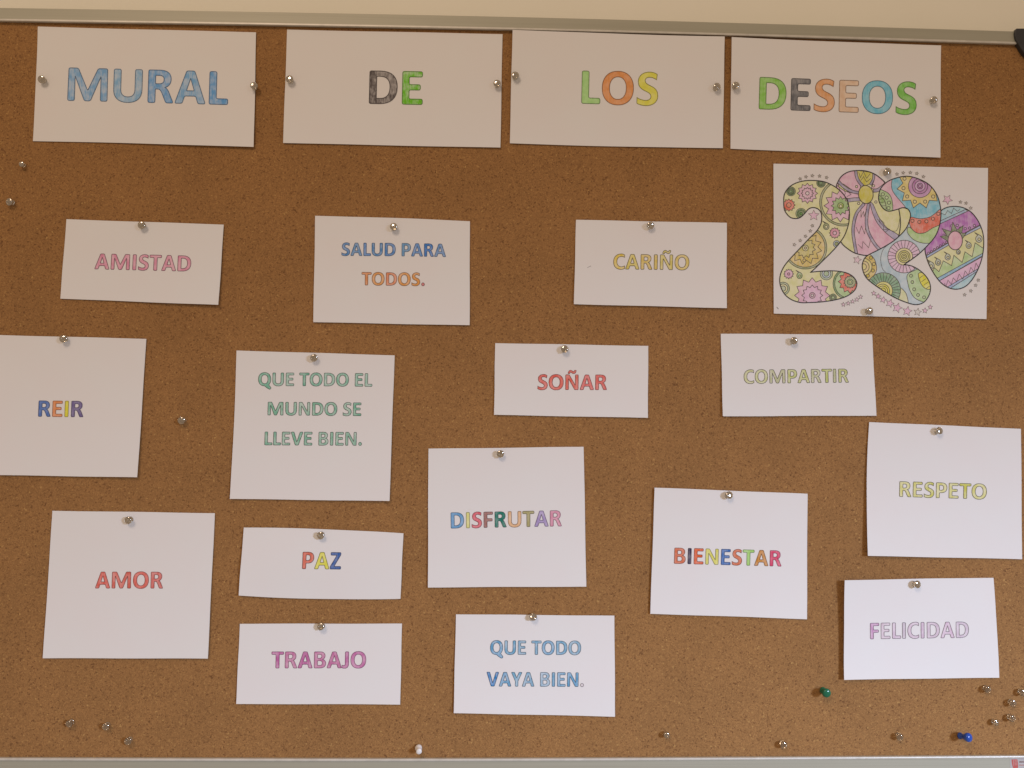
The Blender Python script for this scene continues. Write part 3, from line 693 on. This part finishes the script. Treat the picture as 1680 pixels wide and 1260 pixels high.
for i, r in enumerate((62, 42, 22)): B2.add('ring', circ(690, 788, r, 24), (188, 158, 98) if i % 2 else (196, 172, 108))
for x, y in ((744, 722), (766, 768), (759, 815), (722, 852)): B2.add('dot', circ(x, y, 12, 12), (184, 156, 74))
B2.add('leaf', smooth([(940, 935), (980, 955), (1005, 995), (1012, 1060), (950, 1050)], n=3), (190, 192, 132))
B2.add('disc', circ(835, 955, 125, 40), (122, 142, 108))
for i in range(20):
    a = math.radians(180 + 18 * i * 0.7 - 10); B2.ln([(835 + 66 * math.cos(a), 955 + 66 * math.sin(a)), (835 + 122 * math.cos(a), 955 + 122 * math.sin(a))], 3.4)
B2.add('disc', circ(835, 960, 66, 28), (204, 188, 110))
for i, r in enumerate((50, 36, 22)): B2.add('ring', circ(830, 962, r, 22), (190, 172, 62) if i % 2 == 0 else (200, 184, 84))
B2.add('band', smooth([(1008, 845), (1060, 815), (1120, 800), (1190, 880), (1190, 980), (1150, 1040), (1110, 1036), (1060, 1010), (1028, 960), (1012, 905)], n=3), (164, 172, 124))
for x, y in ((1035, 852), (1045, 898), (1058, 950), (1086, 991), (1130, 1008)): B2.add('dot', circ(x, y, 11, 12), (160, 166, 116))
B2.add('leaf', smooth([(1088, 838), (1130, 835), (1175, 890), (1180, 946), (1140, 945), (1105, 905)], n=3), (200, 180, 60))
for k in range(4): B2.ln([(1092 + k * 18, 872 + k * 24), (1125 + k * 18, 850 + k * 24)], 3.2)
# egg
EG.add('band', [(1200, 340), (1480, 340), (1430, 378), (1240, 462), (1200, 480)], SB)
EG.add('stripe', [(1200, 482), (1240, 460), (1432, 372), (1450, 384), (1245, 478), (1200, 500)], (150, 156, 166))
EG.add('band', [(1190, 502), (1245, 478), (1450, 384), (1600, 380), (1600, 452), (1410, 552), (1140, 706), (1120, 690), (1130, 600)], MG)
EG.add('stripe', [(1120, 724), (1410, 556), (1600, 458), (1600, 478), (1412, 572), (1120, 742)], (150, 150, 168))
zz = [(1182, 850), (1205, 795), (1238, 824), (1270, 745), (1330, 780), (1347, 705), (1407, 757), (1428, 680), (1480, 716), (1502, 615), (1556, 652)]
EG.add('band', zz + [(1600, 640), (1600, 676), (1225, 885), (1190, 900)], (164, 172, 118))
EG.add('stripe', [(1215, 876), (1600, 668), (1600, 684), (1235, 893)], (130, 152, 164))
EG.add('band', [(1235, 893), (1600, 690), (1600, 760), (1305, 932), (1260, 930)], (206, 150, 162))
EG.add('stripe', [(1300, 934), (1600, 756), (1600, 775), (1330, 938), (1320, 960)], (150, 150, 168))
EG.add('band', [(1330, 938), (1600, 770), (1600, 960), (1320, 970)], SB)
for x, y, r in ((1180, 780, 24), (1232, 756, 20), (1302, 718, 20), (1380, 682, 15), (1455, 634, 20), (1530, 586, 24)): EG.add('drop', drop(x, y, r), (166, 160, 136)); EG.add('dot', circ(x + 2, y + 3, r * .42, 10), YG)
for i in range(9):
    x = 1162 + i * 22; EG.add('dot', circ(x, 690 - i * 13.2, 8, 10), (172, 118, 156))
for x, y in ((1330, 492), (1372, 488), (1395, 508), (1430, 512), (1462, 508), (1497, 490), (1282, 530), (1275, 560)): EG.add('dot', circ(x, y, 9, 10), (176, 122, 156))
for k, a in enumerate((-168, -140, -98, -60, -30)):
    c, s_ = math.cos(math.radians(a)), math.sin(math.radians(a)); R_ = (112, 125, 128, 118, 92)[k]
    px_, py_ = -s_, c
    EG.add('spike', [(1357 + c * 45 + px_ * 26, 592 + s_ * 55 + py_ * 26), (1357 + c * R_, 592 + s_ * R_), (1357 + c * 45 - px_ * 26, 592 + s_ * 55 - py_ * 26)], (124, 122, 92))
EG.add('knot', circ(1357, 598, 53, 30, 68), (208, 142, 146), 2)
EG.ln([(1255, 400), (1284, 412), (1302, 380), (1330, 402), (1345, 362), (1372, 386), (1392, 370)])
EG.ln([(1278, 905), (1288, 932), (1304, 885), (1328, 915), (1342, 868), (1366, 896), (1385, 842), (1412, 878), (1428, 818), (1452, 850), (1470, 792), (1492, 826), (1508, 762), (1530, 800)])

digs = [A2, Z1, B2, EG, SL]
def bbox(p): xs = [q[0] for q in p]; ys = [q[1] for q in p]; return min(xs), min(ys), max(xs), max(ys)
def inside(pt, poly, bb):
    x, y = pt
    if x < bb[0] or x > bb[2] or y < bb[1] or y > bb[3]: return False
    c = False; j = len(poly) - 1
    for i in range(len(poly)):
        xi, yi = poly[i]; xj, yj = poly[j]
        if (yi > y) != (yj > y) and x < (xj - xi) * (y - yi) / (yj - yi) + xi: c = not c
        j = i
    return c
elems = []      # (digit index, element index, name, poly, colour, line)
def ccw(p):
    a = sum(p[i - 1][0] * p[i][1] - p[i][0] * p[i - 1][1] for i in range(len(p)))
    return list(p) if a > 0 else list(p)[::-1]
for d in digs: d.el = [(a, ccw(b), c, e) for a, b, c, e in d.el]
for di, d in enumerate(digs):
    d.bb = bbox(d.outline)
    for ei, (nm, poly, col, lnw) in enumerate(d.el): elems.append((di, ei, nm, poly, col, lnw, bbox(poly)))
verts = []; faces = []
for e in elems:
    b0 = len(verts); verts += [Vector((p[0] + random.uniform(-.01, .01), p[1] + random.uniform(-.01, .01))) for p in e[3]]
    faces.append(list(range(b0, len(verts))))
cv, ce, cf, _, _, cfo = delaunay_2d_cdt(verts, [], faces, 1, 1e-4)
groups = {}
for f, orig in zip(cf, cfo):
    cx = sum(cv[i].x for i in f) / len(f); cy = sum(cv[i].y for i in f) / len(f)
    best = None
    for d in sorted(range(len(digs)), key=lambda i: -digs[i].rank):
        if inside((cx, cy), digs[d].outline, digs[d].bb): best = d; break
    if best is None: continue
    k = None
    for o in orig:
        if elems[o][0] == best and (k is None or elems[o][1] > elems[k][1]): k = o
    if k is None: k = next(i for i, e in enumerate(elems) if e[0] == best and e[1] == 0)
    groups.setdefault(k, []).append(f)
def sub_mesh(name, fs, up):
    idx = {}; V = []; F = []
    for f in fs:
        g = []
        for i in f:
            if i not in idx: idx[i] = len(V); V.append(D.map(*crop(cv[i].x, cv[i].y), up))
            g.append(idx[i])
        if len(g) >= 3:
            nrm = (V[g[1]] - V[g[0]]).cross(V[g[2]] - V[g[0]])
            if nrm.length < 1e-13: continue
            F.append(g if nrm.y < 0 else g[::-1])
    return mesh(name, V, F)
dig_obj = {}
for di, d in enumerate(digs):
    k0 = next(i for i, e in enumerate(elems) if e[0] == di and e[1] == 0)
    dig_obj[di] = link(d.name, sub_mesh(d.name, groups.get(k0, []), 0.00008), mat_pencil(full(pigment(elems[k0][4], DP)), .88, .4), D.obj)
for k, fs in groups.items():
    e = elems[k]
    if e[1] == 0: continue
    link(e[2], sub_mesh(e[2], fs, 0.00008), mat_pencil(full(pigment(e[4], DP)), .88, .45), dig_obj[e[0]])
def top_dig(p):
    for d in sorted(range(len(digs)), key=lambda i: -digs[i].rank):
        if inside(p, digs[d].outline, digs[d].bb): return d
    return None
def dense(pts, closed, step=4.0):
    out = []; n = len(pts)
    for i in range(n if closed else n - 1):
        a, b = Vector(pts[i]), Vector(pts[(i + 1) % n]); k = max(1, int((b - a).length / step))
        for t in range(k): q = a.lerp(b, t / k); out.append((q.x, q.y))
    out.append(tuple(pts[0]) if closed else tuple(pts[-1]))
    return out
def runs(pts, ok):
    cur = []; res = []
    for p in pts:
        if ok(p): cur.append(p)
        else:
            if len(cur) > 1: res.append(cur)
            cur = []
    if len(cur) > 1: res.append(cur)
    return res
def ribbons_obj(name, runs_w, mat, parent, up):
    V = []; F = []
    for pts, w in runs_w:
        rv, rf = ribbon(pts, w, False); b0 = len(V)
        V += [D.map(*crop(*p), up) for p in rv]; F += [tuple(b0 + i for i in f) for f in rf]
    F2 = []
    for t in F:
        nrm = (V[t[1]] - V[t[0]]).cross(V[t[2]] - V[t[0]])
        F2.append(t if nrm.y < 0 else t[::-1])
    return link(name, mesh(name, V, F2), mat, parent)
for di, d in enumerate(digs):
    rw = []
    els = [e for e in elems if e[0] == di]
    for e in els:
        if not e[5]: continue
        later = [x for x in els if x[1] > e[1]]
        ok = lambda p: top_dig(p) == di and not any(inside(p, x[3], x[6]) for x in later)
        for r in runs(dense(e[3], True), ok): rw.append((r, 4.2 if e[5] == 1 else 6.0))
    for pts, w in d.lines:
        discs = []
        for r in runs(dense(pts, False), lambda p: top_dig(p) == di): rw.append((r, w))
    if rw: ribbons_obj('ink_lines', rw, mat_ink((0.105, 0.09, 0.08)), dig_obj[di], 0.00016)
    # strong contour, hidden only where a numeral lies over it
    higher = [x for x in digs if x.rank > d.rank]
    rr = [(r, 7.0) for r in runs(dense(d.outline, True), lambda p: not any(inside(p, x.outline, x.bb) for x in higher))]
    if rr: ribbons_obj('contour', rr, mat_ink((0.03, 0.027, 0.026)), dig_obj[di], 0.00022)
def star(x, y, r, rot, fill):
    pts = burst(x, y, r, r * 0.45, 5, rot)
    vs = [D.map(*crop(*p), 0.0001) for p in pts] + [D.map(*crop(x, y), 0.0001)]
    F = []
    for i in range(10):
        t = (i, (i + 1) % 10, 10)
        nrm = (vs[t[1]] - vs[t[0]]).cross(vs[t[2]] - vs[t[0]])
        F.append(t if nrm.y < 0 else t[::-1])
    o = link('star', mesh('star', vs, F), mat_pencil(full(pigment(fill, DP)), .88, .3), D.obj)
    ribbons_obj('outline', [(pts + [pts[0]], 3.0 if r > 16 else 2.6)], mat_ink((0.22, 0.19, 0.17)), o, 0.00016)
SP = (208, 150, 158)
for x, y, r, a, c in [(330, 415, 40, -90, SP), (1300, 300, 38, -60, SP), (645, 738, 31, -75, (206, 160, 158)), (765, 978, 18, -90, SP), (797, 1000, 21, -80, SP), (833, 1025, 25, -75, SP), (882, 1050, 31, -70, SP), (935, 1083, 37, -72, SP),
    (1008, 1107, 36, -78, SP), (1083, 1113, 29, -80, (184, 166, 150)), (1137, 1103, 21, -85, SP), (1175, 1078, 18, -90, SP)]: star(x, y, r, a, c)
for x, y in ((545, 1060), (580, 1051), (612, 1038), (643, 1024), (670, 1004)): star(x, y, 17, -90, (204, 160, 160))
for x, y in ((232, 148), (274, 133), (320, 125), (372, 127), (423, 138), (320, 490), (305, 528), (270, 567), (232, 598), (190, 628), (933, 115), (978, 105), (1030, 103), (1077, 110), (1125, 133), (1395, 318), (1436, 326), (1470, 362), (1425, 990), (1470, 962), (1505, 922), (1524, 885)):
    star(x, y, 13.5, -90 + random.uniform(-20, 20), (158, 142, 126))

# ------------------------------------------------------------------ push pins
def lathe(name, prof, n=28):
    V = []; F = []
    for r, y in prof:
        for i in range(n):
            a = 2 * math.pi * i / n; V.append((r * math.cos(a), -y, r * math.sin(a)))
    for k in range(len(prof) - 1):
        for i in range(n):
            j = (i + 1) % n
            F.append((k * n + i, k * n + j, (k + 1) * n + j, (k + 1) * n + i))
    F.append(tuple(range(n - 1, -1, -1))); F.append(tuple((len(prof) - 1) * n + i for i in range(n)))
    me = mesh(name, V, F)
    bm = bmesh.new(); bm.from_mesh(me); bmesh.ops.recalc_face_normals(bm, faces=bm.faces); bm.to_mesh(me); bm.free()
    for p in me.polygons: p.use_smooth = len(p.vertices) == 4
    return me
HP = 0.0056
prof = [(0.0006, 0.0), (0.0024, 0.0), (0.0028, 0.0003), (0.0028, 0.0006), (0.0024, 0.0009), (0.0020, 0.0014), (0.0021, 0.0022), (0.0026, 0.0029), (0.0033, 0.0035), (0.0037, 0.0041), (0.0037, 0.0046), (0.0033, 0.0051), (0.0026, 0.0054), (0.0016, 0.0056), (0.0006, 0.00565)]
needle = [(0.0004, -0.006), (0.0005, -0.004), (0.0005, 0.0)]
M_CLEAR = mat_clear(); M_STEEL = mat_plain('steel', (0.6, 0.58, 0.55), 0.25, 1.0)
def make_pin(mat, scale=1.0, tall=1.0, prof=prof):
    root = link('push_pin', None)
    link('pin_head', lathe('pin_head', [(r * scale, y * scale * tall) for r, y in prof]), mat, root)
    link('needle', lathe('needle', needle, 10), M_STEEL, root)
    return root
def place(root, head_px, base_px=None, under=0.0006, spin=0.0):
    hx = on_board(head_px[0], head_px[1], under + HP)
    b = Vector((hx.x, -under, hx.z)) if base_px is None else on_board(base_px[0], base_px[1], under)
    root.location = b
    d = hx - b
    if base_px is None: d = d + Vector((random.uniform(-.001, .001), 0, random.uniform(-.001, .001)))
    q = Vector((0, -1, 0)).rotation_difference(d.normalized())
    root.rotation_mode = 'QUATERNION'; root.rotation_quaternion = q
def copy_thing(src):
    c = src.copy(); COL.objects.link(c)
    for ch in src.children:
        k = ch.copy(); COL.objects.link(k); k.parent = c
    return c
clear0 = make_pin(M_CLEAR)
bare0 = None
spots = [
 ((67, 128), None, 'mural', 'clear push pin at the left edge of the MURAL sheet'), ((415, 140), None, 'mural', 'clear push pin at the right edge of the MURAL sheet'),
 ((475, 129), None, 'de', 'clear push pin at the left edge of the DE sheet'), ((816, 136), None, 'de', 'clear push pin at the right edge of the DE sheet'),
 ((845, 123), None, 'los', 'clear push pin at the left edge of the LOS sheet'), ((1176, 141), None, 'los', 'clear push pin at the right edge of the LOS sheet'),
 ((1208, 139), None, 'deseos', 'clear push pin at the left edge of the DESEOS sheet'), ((1534, 162), None, 'deseos', 'clear push pin at the right edge of the DESEOS sheet'),
 ((1457, 281), None, 'D', 'clear push pin at the top edge of the numeral drawing'), ((1427, 509), None, 'D', 'clear push pin at the bottom edge of the numeral drawing'),
 ((231, 368), None, 'amistad', 'clear push pin holding the pink AMISTAD sheet'), ((646, 372), None, 'salud', 'clear push pin holding the SALUD PARA TODOS sheet'),
 ((1067, 368), None, 'carino', 'clear push pin holding the ochre CARIÑO sheet'), ((102, 556), None, 'reir', 'clear push pin holding the REIR sheet'),
 ((514, 586), None, 'mundo', 'clear push pin holding the sheet with three green lines'), ((927, 573), None, 'sonar', 'clear push pin holding the red SOÑAR sheet'),
 ((1304, 558), None, 'compartir', 'clear push pin holding the COMPARTIR sheet'), ((1544, 706), (1536, 708), 'respeto', 'clear push pin holding the RESPETO sheet'),
 ((821, 744), None, 'disfrutar', 'clear push pin holding the DISFRUTAR sheet'), ((1198, 812), (1193, 813), 'bienestar', 'clear push pin holding the BIENESTAR sheet'),
 ((210, 853), None, 'amor', 'clear push pin holding the red AMOR sheet'), ((526, 878), None, 'paz', 'clear push pin holding the PAZ sheet'),
 ((525, 1028), (529, 1027), 'trabajo', 'clear push pin holding the violet TRABAJO sheet'), ((875, 1011), (874, 1014), 'que_todo', 'clear push pin holding the QUE TODO VAYA BIEN sheet'),
 ((1507, 959), (1500, 958), 'felicidad', 'clear push pin holding the lilac FELICIDAD sheet'),
 ((34, 268), None, None, 'small clear push pin in bare cork below the MURAL sheet'), ((15, 330), None, None, 'clear push pin in bare cork at the left edge above AMISTAD'),
 ((297, 689), None, None, 'clear push pin in bare cork right of the REIR sheet'), ((113, 1187), None, None, 'clear push pin in the cork below AMOR, leftmost of three'),
 ((172, 1192), None, None, 'dull clear push pin in the cork below AMOR, middle of three'), ((209, 1216), None, None, 'clear push pin in the cork below AMOR, lowest of three'),
 ((1094, 1208), None, None, 'bright clear push pin in bare cork right of and below QUE TODO VAYA BIEN'), ((1286, 1222), None, None, 'clear push pin just above the bottom frame, left of and below the green one'),
 ((1478, 1209), None, None, 'clear push pin in the cork between the green and the blue push pin'), ((1621, 1131), None, None, 'clear push pin just under the lower right corner of FELICIDAD'),
 ((1635, 1187), None, None, 'bright clear push pin just above and right of the blue push pin'), ((1661, 1179), None, None, 'clear push pin by the right edge, lowest of the column'),
 ((1663, 1154), None, None, 'clear push pin by the right edge, middle of the column'), ((1679, 1137), None, None, 'clear push pin cut by the right edge of the photo'),
]
sheets['D'] = D
for i, (h, b, key, lab) in enumerate(spots):
    if key or h in ((34, 268), (15, 330), (297, 689), (1094, 1208), (1635, 1187)): o = clear0 if i == 0 else copy_thing(clear0)
    elif bare0 is None: o = bare0 = make_pin(mat_clear((0.76, 0.68, 0.56), 0.32), 0.95, 1.1)
    else: o = copy_thing(bare0)
    under = 0.0002
    if key:
        sh = sheets[key]; u, v = sh.uv(*(b or h)); under = sh.z(u, v) + 0.0001
    place(o, h, b, under)
    if i == 25: o.scale = (0.75, 0.9, 0.75)
    elif not key and o.name.startswith('push_pin') and h in ((1094, 1208), (1635, 1187)): o.scale = (0.82, 1.0, 0.82)
    tag(o, lab, 'push pin', 'clear push pins')
M_GREEN = mat_plain('green_plastic', (0.012, 0.17, 0.085), 0.18, 0, 0.15)
M_BLUE = mat_plain('blue_plastic', (0.02, 0.09, 0.46), 0.18, 0, 0.15)
M_WHITE = mat_plain('white_plastic', (0.78, 0.77, 0.75), 0.3)
HP2 = HP; 
g = make_pin(M_GREEN, 1.15, 1.6); HP = 0.0056 * 1.15 * 1.6
place(g, (1357, 1138), None, 0.0004); tag(g, 'green push pin stuck in the cork below the FELICIDAD sheet', 'push pin', 'coloured push pins')
bpin = make_pin(M_BLUE, 1.15, 1.9); HP = 0.0056 * 1.15 * 1.9
place(bpin, (1594, 1211), (1574, 1207), 0.0012); tag(bpin, 'blue push pin leaning in the cork near the lower right corner', 'push pin', 'coloured push pins')
peg = [(0.0006, 0.0), (0.0030, 0.0), (0.0033, 0.0004), (0.0033, 0.0016), (0.0029, 0.0022), (0.0027, 0.0030), (0.0026, 0.0044), (0.0027, 0.0051), (0.0023, 0.0055), (0.0006, 0.0056)]
wp = make_pin(M_WHITE, 1.0, 1.5, peg); HP = 0.0056 * 1.5
place(wp, (687.5, 1234), (686.5, 1226), 0.0004); tag(wp, 'white push pin standing just above the middle of the bottom frame', 'push pin', 'coloured push pins')

# ------------------------------------------------------------------ maker's sticker on the bottom bar
def flat(name, pts, h, mat, parent):
    P = [on_board(x, y, h) for x, y in pts]
    F = [tuple(range(len(P)))]
    me = mesh(name, P, F)
    bm = bmesh.new(); bm.from_mesh(me)
    for f in bm.faces:
        if f.normal.y > 0: f.normal_flip()
    bmesh.ops.triangulate(bm, faces=bm.faces); bm.to_mesh(me); bm.free()
    return link(name, me, mat, parent)
HS = RISE + 0.00012
st = prism('sticker', [on_board(*p, HS) for p in ((1657, 1243.5), (1708, 1243.0), (1708, 1264), (1657.5, 1264))], -HS, -RISE + 0.0001, mat_plain('silver_label', (0.42, 0.40, 0.385), 0.5), board)
M_RED = mat_plain('red_print', (0.48, 0.10, 0.085), 0.5, var=0.25, scale=600)
flat('emblem', [(1659.5, 1246), (1669, 1245.5), (1670, 1250), (1670.5, 1258), (1669, 1262), (1663, 1262), (1660.5, 1255)], HS + 0.00008, M_RED, st)
for k in range(3): flat('emblem', [(1662.5 + 2.6 * k, 1246.2), (1663.1 + 2.6 * k, 1246.2), (1663.3 + 2.6 * k, 1256), (1662.7 + 2.6 * k, 1256)], HS + 0.00014, mat_plain('pale_print', (0.55, 0.36, 0.33), 0.5), st)
flat('print_line', [(1672, 1249), (1700, 1249), (1700, 1251.2), (1672, 1251.2)], HS + 0.00008, mat_plain('grey_print', (0.20, 0.13, 0.12), 0.5, var=.4, scale=900), st)
flat('print_line', [(1672, 1254.5), (1700, 1254.5), (1700, 1256), (1672, 1256)], HS + 0.00008, mat_plain('pale_red_print', (0.45, 0.22, 0.18), 0.5, var=.4, scale=900), st)
# faint pencil ticks on two sheets
tick = [(963, 439), (969, 436.2), (969.3, 436.9), (963.3, 439.7)]
sc = sheets['carino']
link('pencil_mark', mesh('pencil_mark', [sc.map(x, y, 0.0001) for x, y in tick], [(3, 2, 1, 0)]), mat_ink((0.3, 0.29, 0.29)), sc.obj)
for q in ([(1273.5, 504), (1275, 503.5), (1278, 507), (1276.7, 507.6)],):
    link('pencil_mark', mesh('pencil_mark', [D.map(x, y, 0.0001) for x, y in q], [(3, 2, 1, 0)]), mat_ink((0.3, 0.29, 0.29)), D.obj)
